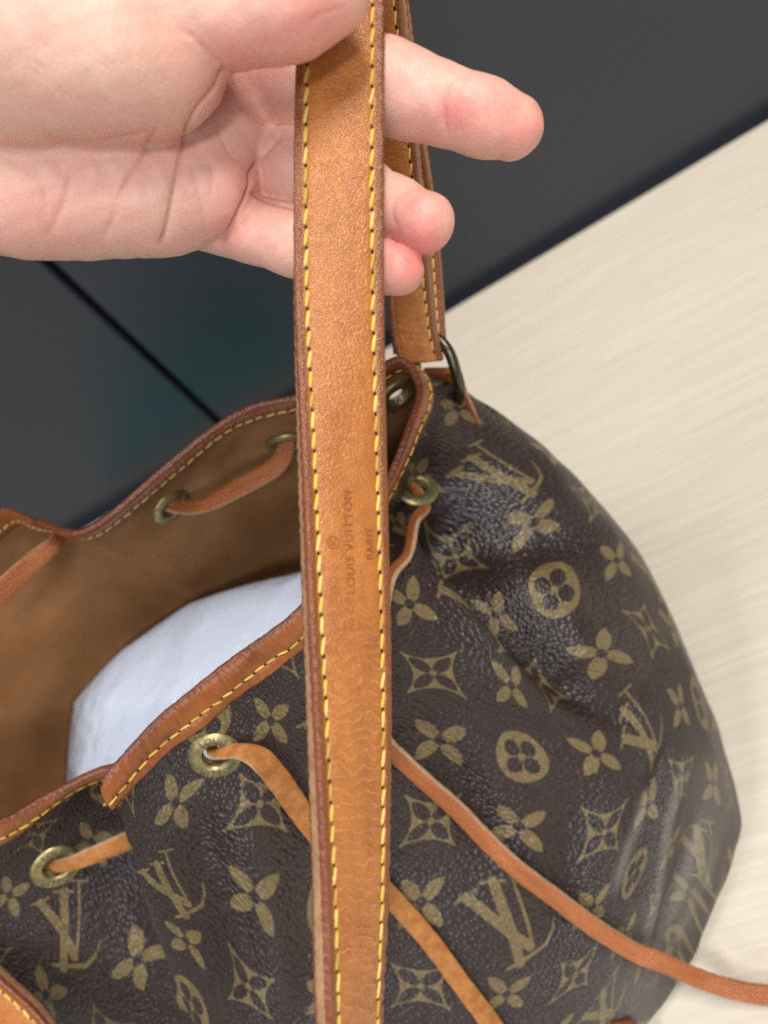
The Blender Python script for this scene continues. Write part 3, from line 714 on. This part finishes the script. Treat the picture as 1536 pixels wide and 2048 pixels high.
cord('drawstring', [e(0, -.012)+np.array([-.004, 0, 0]), e(0, -.001), at(474, 1502, fd[hit(474, 1502)]-.0055), at(520, 1518, fd[hit(520, 1518)]-.010), at(562, 1566, fd[hit(562, 1566)]-.009), at(604, 1626, fd[hit(604, 1626)]-.006), surf(680, 1702, .004), surf(745, 1752, .003), surf(800, 1806, .003), surf(860, 1876, .003), surf(925, 1962, .003), surf(985, 2046, .003), surf(1050, 2140, .003)],
     .0092, .0019, [SUEDE, CORDEDGE, CORDLEA], [.5, .5, .62, .95, 1, 1, 1, .9, .9, .9, .9, .95, 1], [.6, .6, .5, .25, 0, 0, 0, 0, 0, 0, 0, 0, 0], label='suede side of the drawstring leaving the front eyelet')
b_pts = [e(2, -.010), e(2, -.0005), surf(833, 1012, .0045), surf(826, 1060, .004), surf(812, 1108, .001), surf(772, 1160, .002), surf(748, 1280, .003), surf(742, 1380, .003), surf(758, 1462, .0035), surf(800, 1518, .004), surf(850, 1564, .004), surf(905, 1616, .004), surf(965, 1678, .004), surf(1030, 1732, .004), surf(1100, 1784, .004), surf(1180, 1840, .005), surf(1255, 1886, .006), at(1325, 1925, fd[hit(1290, 1905)]-.010), at(1400, 1958, .330), at(1470, 1980, .327), at(1545, 1992, .325), at(1660, 1992, .322)]
cord('drawstring', b_pts, .0080, .0029, [CORDLEA, CORDEDGE, SUEDE], [.45, .5, .62, .55, .45, .5, .7, .9, .9, .9, .9, .95, 1, 1, 1, 1, 1, 1, 1, 1, 1, 1], [-.3, -.3, -.4, -.6, -.7, -.7, -.65, -.65, -.65, -.65, -.65, -.6, -.6, -.55, -.5, -.4, -.25, -.1, .1, .2, .2, .2], label='smooth orange drawstring trailing across the bag onto the table')
d0 = pix(S[EY[1]])[2]
cord('drawstring', [e(1, -.010), e(1, -.001), at(142, 1727, d0-.010), at(190, 1708, d0-.012), at(240, 1688, d0-.009), at(285, 1668, d0-.002), at(330, 1650, d0+.01)], .0076, .0028, [SUEDE, CORDEDGE, SUEDE], [.6, .6, .75, .9, 1, 1, 1], [-.5, -.5, -.5, -.5, -.5, -.5, -.5], label='short drawstring run beside the pleat')
cord('drawstring', [e(3, .008), e(3, -.001), S[EY[3]]*.82+S[EY[4]]*.18-N[EY[3]]*.010, S[EY[3]]*.5+S[EY[4]]*.5-N[EY[3]]*.011, S[EY[3]]*.2+S[EY[4]]*.8-N[EY[3]]*.010, e(4, -.001), e(4, .008)], .0090, .0019, [CORDLEA, CORDEDGE, SUEDE], [.7, .7, .8, 1, 1, .8, .7], [.5, .5, .45, .4, .3, .3, .3], label='drawstring crossing the lining at the back')
cord('drawstring', [at(130, 1062, .362), at(108, 1088, .352), at(60, 1130, .345), at(0, 1186, .333), at(-90, 1268, .315), at(-200, 1360, .30)], .0090, .0019, [CORDLEA, CORDEDGE, SUEDE], [.6, .8, 1, 1.1, 1.1, 1], [.3, .2, .2, .3, .3, .3], label='drawstring inside the mouth at the left')
V, Fs = slab([(1190, 2062, .334), (1222, 2046, .334), (1262, 2040, .334), (1282, 2062, .334), (1270, 2110, .333), (1200, 2110, .332)], .004)
link('base_trim', mesh_data('base_trim', V-BASE, Fs, uv=V[:, :2]*1., attr={'crease': np.zeros(len(V))}, smooth=False), RIMLEA, bag)

# ------------------------------------------------------------------ stuffing inside the bag
def lump(pts, sub, seed, amp, freq, inflate=0.):
    import bmesh
    bm = bmesh.new()
    for p in pts: bm.verts.new(tuple(p))
    r = bmesh.ops.convex_hull(bm, input=bm.verts[:])
    bmesh.ops.delete(bm, geom=[v for v in bm.verts if not v.link_faces], context='VERTS')
    for _ in range(sub):
        bmesh.ops.subdivide_edges(bm, edges=bm.edges[:], cuts=1, use_grid_fill=True); bmesh.ops.triangulate(bm, faces=bm.faces[:])
        bmesh.ops.smooth_vert(bm, verts=bm.verts[:], factor=(.45 if _ > 2 else .12), use_axis_x=True, use_axis_y=True, use_axis_z=True)
    bm.normal_update(); me = bpy.data.meshes.new('lump'); bm.to_mesh(me); bm.free()
    V = np.array([v.co[:] for v in me.vertices]); Nn = np.array([v.normal[:] for v in me.vertices]); Fs = np.array([p.vertices[:] for p in me.polygons])
    r = np.random.default_rng(seed); D_ = np.zeros(len(V))
    for k in range(9):
        d = unit(r.normal(size=3)); w2 = unit(r.normal(size=3)); f = freq*(.6+1.2*r.random())
        D_ += (1-np.abs(np.sin((V@d)*f+1.3*np.sin((V@w2)*f*.6)+r.random()*6)))**3
    return V+Nn*(amp*(D_/3-.4)+inflate)[:, None], Fs
top_px = [(118, 1395, .160), (215, 1292, .164), (355, 1192, .166), (480, 1150, .167), (610, 1120, .168), (720, 1170, .160), (690, 1330, .172), (470, 1500, .178), (300, 1650, .168), (95, 1620, .155), (330, 1390, .176), (480, 1280, .178)]
tp = np.array([atz(*q) for q in top_px]); ctr_ = tp.mean(0); bp = (tp-ctr_)*np.array([.85, .85, 0])+np.array([ctr_[0], ctr_[1]-.02, .012])
PAP = Mat('white_tissue', .55, .4); PAP.color((.66, .70, .775)); pn = PAP.objco(); PAP.bump(PAP.noise(pn, 26, 2, .4, .2), .10, .004)
V, Fs = lump(np.concatenate([tp, bp]), 5, 5, .0003, 40)
stf = link('tissue_stuffing', mesh_data('tissue_stuffing', V, Fs), PAP.m); tag(stf, 'white tissue stuffing in clear plastic inside the open bag', 'stuffing')
FILM = Mat('clear_film', .12, .5); nt = FILM.nt; tr = FILM.node('ShaderNodeBsdfTransparent'); gl = FILM.node('ShaderNodeBsdfGlossy'); gl.inputs['Roughness'].default_value = .13; mx = FILM.node('ShaderNodeMixShader')
fr_ = FILM.node('ShaderNodeFresnel'); fr_.inputs['IOR'].default_value = 1.28; bn = FILM.node('ShaderNodeBump'); bn.inputs['Strength'].default_value = .5; bn.inputs['Distance'].default_value = .004
FILM.L(FILM.noise(FILM.objco(), 60, 2, .45, .8), bn.inputs['Height']); FILM.L(bn.outputs[0], gl.inputs['Normal']); FILM.L(bn.outputs[0], fr_.inputs['Normal'])
tr.inputs[0].default_value = (.95, .96, .98, 1); FILM.L(X(nt, fr_.outputs[0])*.5+.07, mx.inputs[0]); FILM.L(tr.outputs[0], mx.inputs[1]); FILM.L(gl.outputs[0], mx.inputs[2]); FILM.L(mx.outputs[0], nt.nodes['Material Output'].inputs[0])
V2, Fs2 = lump(np.concatenate([tp, bp]), 5, 9, .0010, 90, .0010)
link('plastic_wrap', mesh_data('plastic_wrap', V2, Fs2), FILM.m, stf)

# ------------------------------------------------------------------ the hand: one closed skin around a smooth field of tapered bones
def cpt(x, y, d): return np.array([(x-768)/F*d, -(y-1024)/F*d, -d])     # camera axes, metres
def cone(P, a, b, ra, rb):                                    # rounded cone distance
    ba = b-a; h = np.clip(((P-a)@ba)/(ba@ba), 0, 1).astype(np.float32)
    return np.linalg.norm(P-a-h[..., None]*ba.astype(np.float32), axis=-1)-(ra+(rb-ra)*h)
def smin(a, b, k):
    h = np.clip(.5+.5*(b-a)/k, 0, 1); return b*(1-h)+a*h-k*h*(1-h)
def chain(P, pts, k=.003):
    d = None
    for p, q in zip(pts[:-1], pts[1:]):
        c = cone(P, cpt(*p[:3]).astype(np.float32), cpt(*q[:3]).astype(np.float32), p[3]*p[2]/F, q[3]*q[2]/F); d = c if d is None else smin(d, c, k)
    return d
PALM = [[(-460, 240, .212, 205), (-200, 285, .212, 185), (120, 318, .213, 145)], [(-150, 372, .204, 116), (60, 386, .206, 108), (220, 384, .209, 102)], [(200, 380, .212, 106), (330, 388, .212, 100), (425, 385, .2105, 87)], [(200, 270, .216, 130), (390, 270, .217, 112), (470, 290, .2165, 82)], [(250, 170, .220, 120), (480, 165, .219, 86)]]
THEN = [tuple(v) for v in cr(np.array([(-460, 95, .190, 190), (-200, 70, .186, 186), (-20, 66, .183, 176), (130, 74, .1815, 152), (245, 96, .181, 122), (335, 116, .183, 98)], float), np.linspace(0, 5, 13))]
THUMB = [(240, 20, .180, 120), (370, 12, .178, 106), (480, 18, .174, 90), (580, 4, .171, 88), (662, -22, .172, 80)]
MIDF = [(440, 165, .222, 84), (600, 170, .2125, 84), (770, 172, .2085, 82), (832, 194, .2065, 74), (895, 214, .2055, 68), (960, 233, .2050, 68), (1024, 254, .2060, 62)]
RINGF = [(440, 335, .2255, 78), (590, 340, .2165, 75), (715, 380, .2175, 65), (790, 420, .211, 58), (848, 446, .2040, 61)]
PINK = [(410, 430, .2215, 70), (590, 482, .2135, 65), (705, 522, .214, 56), (796, 540, .2080, 51)]
INDX = [(380, 60, .221, 92), (540, -20, .216, 84), (680, -110, .214, 76), (745, -180, .210, 66)]
def field(P):
    P = P.astype(np.float32); d = None
    for c in PALM:
        q = chain(P, c, .010); d = q if d is None else smin(d, q, .012)
    th = smin(chain(P, THEN, .012), chain(P, THUMB, .008), .0035)
    d = smin(d, th, .0030)
    for c, k in ((MIDF, .0035), (INDX, .004)): d = smin(d, chain(P, c, .004), k)
    r_, p_ = chain(P, RINGF, .004), chain(P, PINK, .004)
    d = smin(d, smin(r_, p_, .0005), .0013); return d
h_ = .0010
lo = np.array([-.150, .045, -.262]); hi = np.array([.052, .215, -.135]); nn_ = ((hi-lo)/h_).astype(int)
ax = [lo[k]+h_*np.arange(nn_[k]) for k in range(3)]
nn_ = (nn_//4)*4; ax = [a_[:n] for a_, n in zip(ax, nn_)]
Gc = np.stack(np.meshgrid(*[a_[::4]+1.5*h_ for a_ in ax], indexing='ij'), -1); Cf = field(Gc)
Fv = np.repeat(np.repeat(np.repeat(Cf, 4, 0), 4, 1), 4, 2)
band = np.argwhere(np.repeat(np.repeat(np.repeat(np.abs(Cf) < .0050, 4, 0), 4, 1), 4, 2))
Fv[tuple(band.T)] = field(lo+band*h_)
def surface_nets(f, lo, h):
    s = f < 0; nx, ny, nz = f.shape
    cs_ = np.zeros((nx-1, ny-1, nz-1), np.int8)
    for dx in (0, 1):
        for dy in (0, 1):
            for dz in (0, 1): cs_ += s[dx:nx-1+dx, dy:ny-1+dy, dz:nz-1+dz]
    act = (cs_ > 0) & (cs_ < 8); idx = -np.ones(act.shape, np.int64); cells = np.argwhere(act); idx[act] = np.arange(len(cells))
    acc = np.zeros((len(cells), 3)); cnt = np.zeros(len(cells)); corners = [(a, b, c) for a in (0, 1) for b in (0, 1) for c in (0, 1)]
    for a in corners:
        for k in range(3):
            if a[k]: continue
            b = list(a); b[k] = 1; fa = f[tuple((cells+a).T)]; fb = f[tuple((cells+b).T)]; m = (fa < 0) != (fb < 0)
            t = np.where(m, fa/np.where(fa-fb == 0, 1, fa-fb), 0); p = np.array(a)+t[:, None]*(np.array(b)-np.array(a)); acc += np.where(m[:, None], p, 0); cnt += m
    V = lo+(cells+acc/cnt[:, None])*h; Q = []
    for k in range(3):
        o1, o2 = [(1, 2), (2, 0), (0, 1)][k]
        sl0 = [slice(1, -1)]*3; sl0[k] = slice(0, -1); sl1 = [slice(1, -1)]*3; sl1[k] = slice(1, None)
        A_, B_ = s[tuple(sl0)], s[tuple(sl1)]
        for fl in (0, 1):
            e_ = np.argwhere((A_ & ~B_) if fl == 0 else (~A_ & B_))+np.array([0 if j == k else 1 for j in range(3)])
            c = []
            for a, b in ((0, 0), (1, 0), (1, 1), (0, 1)):
                q = e_.copy(); q[:, o1] -= 1-a; q[:, o2] -= 1-b; ok = (q >= 0).all(1) & (q < np.array(act.shape)).all(1); q = np.clip(q, 0, np.array(act.shape)-1); c.append(np.where(ok, idx[tuple(q.T)], -1))
            c = np.stack(c, 1); c = c[(c >= 0).all(1)]; Q.append(c if fl == 0 else c[:, ::-1])
    return V, np.concatenate(Q)
Vh, Qh = surface_nets(Fv, lo, h_)
def split_quads(V, Q):                                        # each quad into four
    E = np.sort(np.stack([Q, np.roll(Q, -1, 1)], -1).reshape(-1, 2), 1); key = E[:, 0]*len(V)+E[:, 1]
    uq, inv = np.unique(key, return_inverse=True); ea, eb = uq//len(V), uq % len(V); inv = inv.reshape(-1, 4)
    n0 = len(V); V2 = np.concatenate([V, (V[ea]+V[eb])/2, V[Q].mean(1)]); em = n0+inv; fc_ = n0+len(uq)+np.arange(len(Q))
    return V2, np.concatenate([np.stack([Q[:, k], em[:, k], fc_, em[:, k-1]], 1) for k in range(4)])
def grad(P, e=.0005):
    K4 = np.array([(1, -1, -1), (-1, -1, 1), (-1, 1, -1), (1, 1, 1)], float); g = np.zeros(P.shape)
    for k in K4: g += k*field(P+k*e)[:, None]
    return g/(4*e)
def relax(P): g = grad(P); return P-g*(field(P)/np.maximum((g*g).sum(1), .2))[:, None]
Vh = relax(Vh); Vh, Qh = split_quads(Vh, Qh); Vh = Vh-unit(grad(Vh))*field(Vh)[:, None]
fn = np.cross(Vh[Qh[:, 2]]-Vh[Qh[:, 0]], Vh[Qh[:, 3]]-Vh[Qh[:, 1]]); Nh = np.zeros(Vh.shape)
for k in range(4):
    for c in range(3): Nh[:, c] += np.bincount(Qh[:, k], fn[:, c], len(Vh))
Nh = unit(Nh)
if (Nh*(Vh-Vh.mean(0))).sum() < 0: Nh = -Nh; Qh = Qh[:, ::-1].copy()
hx = 768+F*Vh[:, 0]/-Vh[:, 2]; hy = 1024-F*Vh[:, 1]/-Vh[:, 2]; fc = (Nh*(-Vh)).sum(1) > 0
crs = np.zeros(len(Vh)); dsp = np.zeros(len(Vh))
def crease(pl, w_, dep, col=1., tp=(.1, .1), soft=None):
    global crs, dsp
    q = np.linspace(0, len(pl)-1, (len(pl)-1)*6+1); pl2 = [tuple(p) for p in cr(np.array(pl, float), q)]
    sd, p = poly_d(hx, hy, pl2); a = np.clip(np.minimum(p/tp[0], (1-p)/tp[1]), 0, 1)*fc
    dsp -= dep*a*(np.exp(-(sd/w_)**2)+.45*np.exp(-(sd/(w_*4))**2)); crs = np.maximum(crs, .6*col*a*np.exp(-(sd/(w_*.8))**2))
crease([(447, 128), (432, 172), (388, 232), (362, 300), (345, 380), (333, 450), (318, 498)], 3.2, .0010, .85, (.05, .05))
crease([(318, 255), (285, 308), (252, 362), (232, 405)], 3.5, .0006, .45, (.15, .25))
crease([(565, 262), (530, 305), (503, 342), (500, 375), (478, 425), (438, 497)], 3.2, .0009, .8, (.05, .05))
crease([(500, 383), (540, 402), (592, 418)], 4, .0006, .75, (.1, .1))
crease([(350, 55), (385, 75), (420, 110), (446, 132)], 5, .0004, .2, (.3, .1))
crease([(378, 305), (390, 360), (405, 420), (410, 478)], 4, .00022, .18, (.3, .3)); crease([(440, 190), (435, 250), (455, 300), (492, 340)], 4, .0002, .12, (.3, .3))
crease([(165, 300), (140, 360), (125, 430)], 9, .0003, .06, (.3, .3)); crease([(232, 405), (225, 440), (205, 480)], 8, .0003, .10, (.3, .3)); crease([(90, 255), (110, 285), (180, 290)], 9, .0005, .1, (.3, .3))
crease([(905, 152), (893, 190), (888, 225), (893, 262), (900, 282)], 4, .00035, .30, (.2, .2)); crease([(976, 186), (978, 220), (984, 250)], 4, .0001, .15, (.3, .3))
crease([(545, 420), (552, 470), (545, 535)], 4, .0002, .15, (.3, .3)); crease([(800, 378), (785, 420), (800, 470)], 5, .0002, .12, (.3, .3))
crease([(60, 318), (100, 300), (170, 288), (250, 276), (315, 262)], 6, .0005, .2, (.3, .2)); crease([(135, 395), (112, 440), (92, 482)], 9, .0003, .08, (.3, .3)); crease([(40, 330), (85, 368), (98, 425)], 10, .0003, .06, (.3, .3)); crease([(180, 300), (205, 345), (195, 400)], 9, .0003, .06, (.3, .3))
crease([(455, 110), (470, 160), (520, 215), (560, 262)], 7, .0003, .1, (.3, .3)); crease([(410, 300), (425, 350), (420, 400)], 4, .0002, .12, (.3, .3)); crease([(600, 60), (640, 30), (700, 10)], 5, .0002, .1, (.3, .3)); crease([(520, 30), (535, 70), (528, 104)], 4, .0002, .15, (.3, .2))
for k_ in range(26):                                          # fine lines across the thenar and the palm
    x_, y_ = random.uniform(-20, 420), random.uniform(10, 250); l_ = random.uniform(50, 120); a_ = random.uniform(.55, .95)
    crease([(x_, y_), (x_+l_*.5*math.cos(a_)+random.uniform(-6, 6), y_+l_*.5*math.sin(a_)), (x_+l_*math.cos(a_), y_+l_*math.sin(a_))], 2.5, .00008, .10, (.4, .4))
dsp += .00020*noise1(Vh[:, 0]*260+Vh[:, 1]*190, 71, 3)+.00016*noise1(Vh[:, 1]*330-Vh[:, 0]*120, 72, 3)
flush = np.full(len(Vh), .22)
for x, y, r_, a in ((1040, 250, 75, .45), (905, 225, 45, .45), (960, 205, 50, .15), (850, 450, 75, .55), (815, 545, 60, .55), (540, 340, 60, .25), (500, 470, 70, .2), (430, 400, 90, .25), (480, 130, 80, .30), (650, 30, 90, .40), (560, 60, 80, .25), (230, 400, 90, .15), (60, 430, 100, .2), (300, 250, 70, .2), (140, 120, 120, -.22), (380, 30, 60, -.1), (840, 170, 50, -.1)):
    flush += a*np.exp(-((hx-x)**2+(hy-y)**2)/r_**2)
Vh = Vh+Nh*dsp[:, None]
Wh = CAM+Vh@CM.T
hb = Wh.mean(0)
hand = link('hand', mesh_data('hand', Wh-hb, Qh, attr={'flush': flush, 'crease': crs}), SKIN, None, tuple(hb))
tag(hand, 'bare hand with palm up, hooking the tan strap between thumb and fingers', 'hand')
print('hand', len(Wh))

# ------------------------------------------------------------------ flat teal folder lying behind the bag, at the foot of the partition
tx0, tx1 = [float((on_wall(*q, -.08)-e0)@ed) for q in ((100, 1080), (580, 840))]
tbox = link('teal_folder', box_mesh('teal_folder', tx0, tx1, -.225, -.030, .0005, .0040, .0015), m_plain('teal_card', (.035, .40, .40), .45, .4, c2=(.045, .44, .43)), None, tuple(e0)); tbox.rotation_euler.z = rot
link('folder_cover', box_mesh('folder_cover', tx0-.002, tx1+.001, -.226, -.029, .0045, .0058, .0006), m_plain('teal_cover', (.05, .47, .46), .45, .4), tbox)
tag(tbox, 'flat teal folder lying behind the bag, glimpsed through the back eyelet', 'folder')
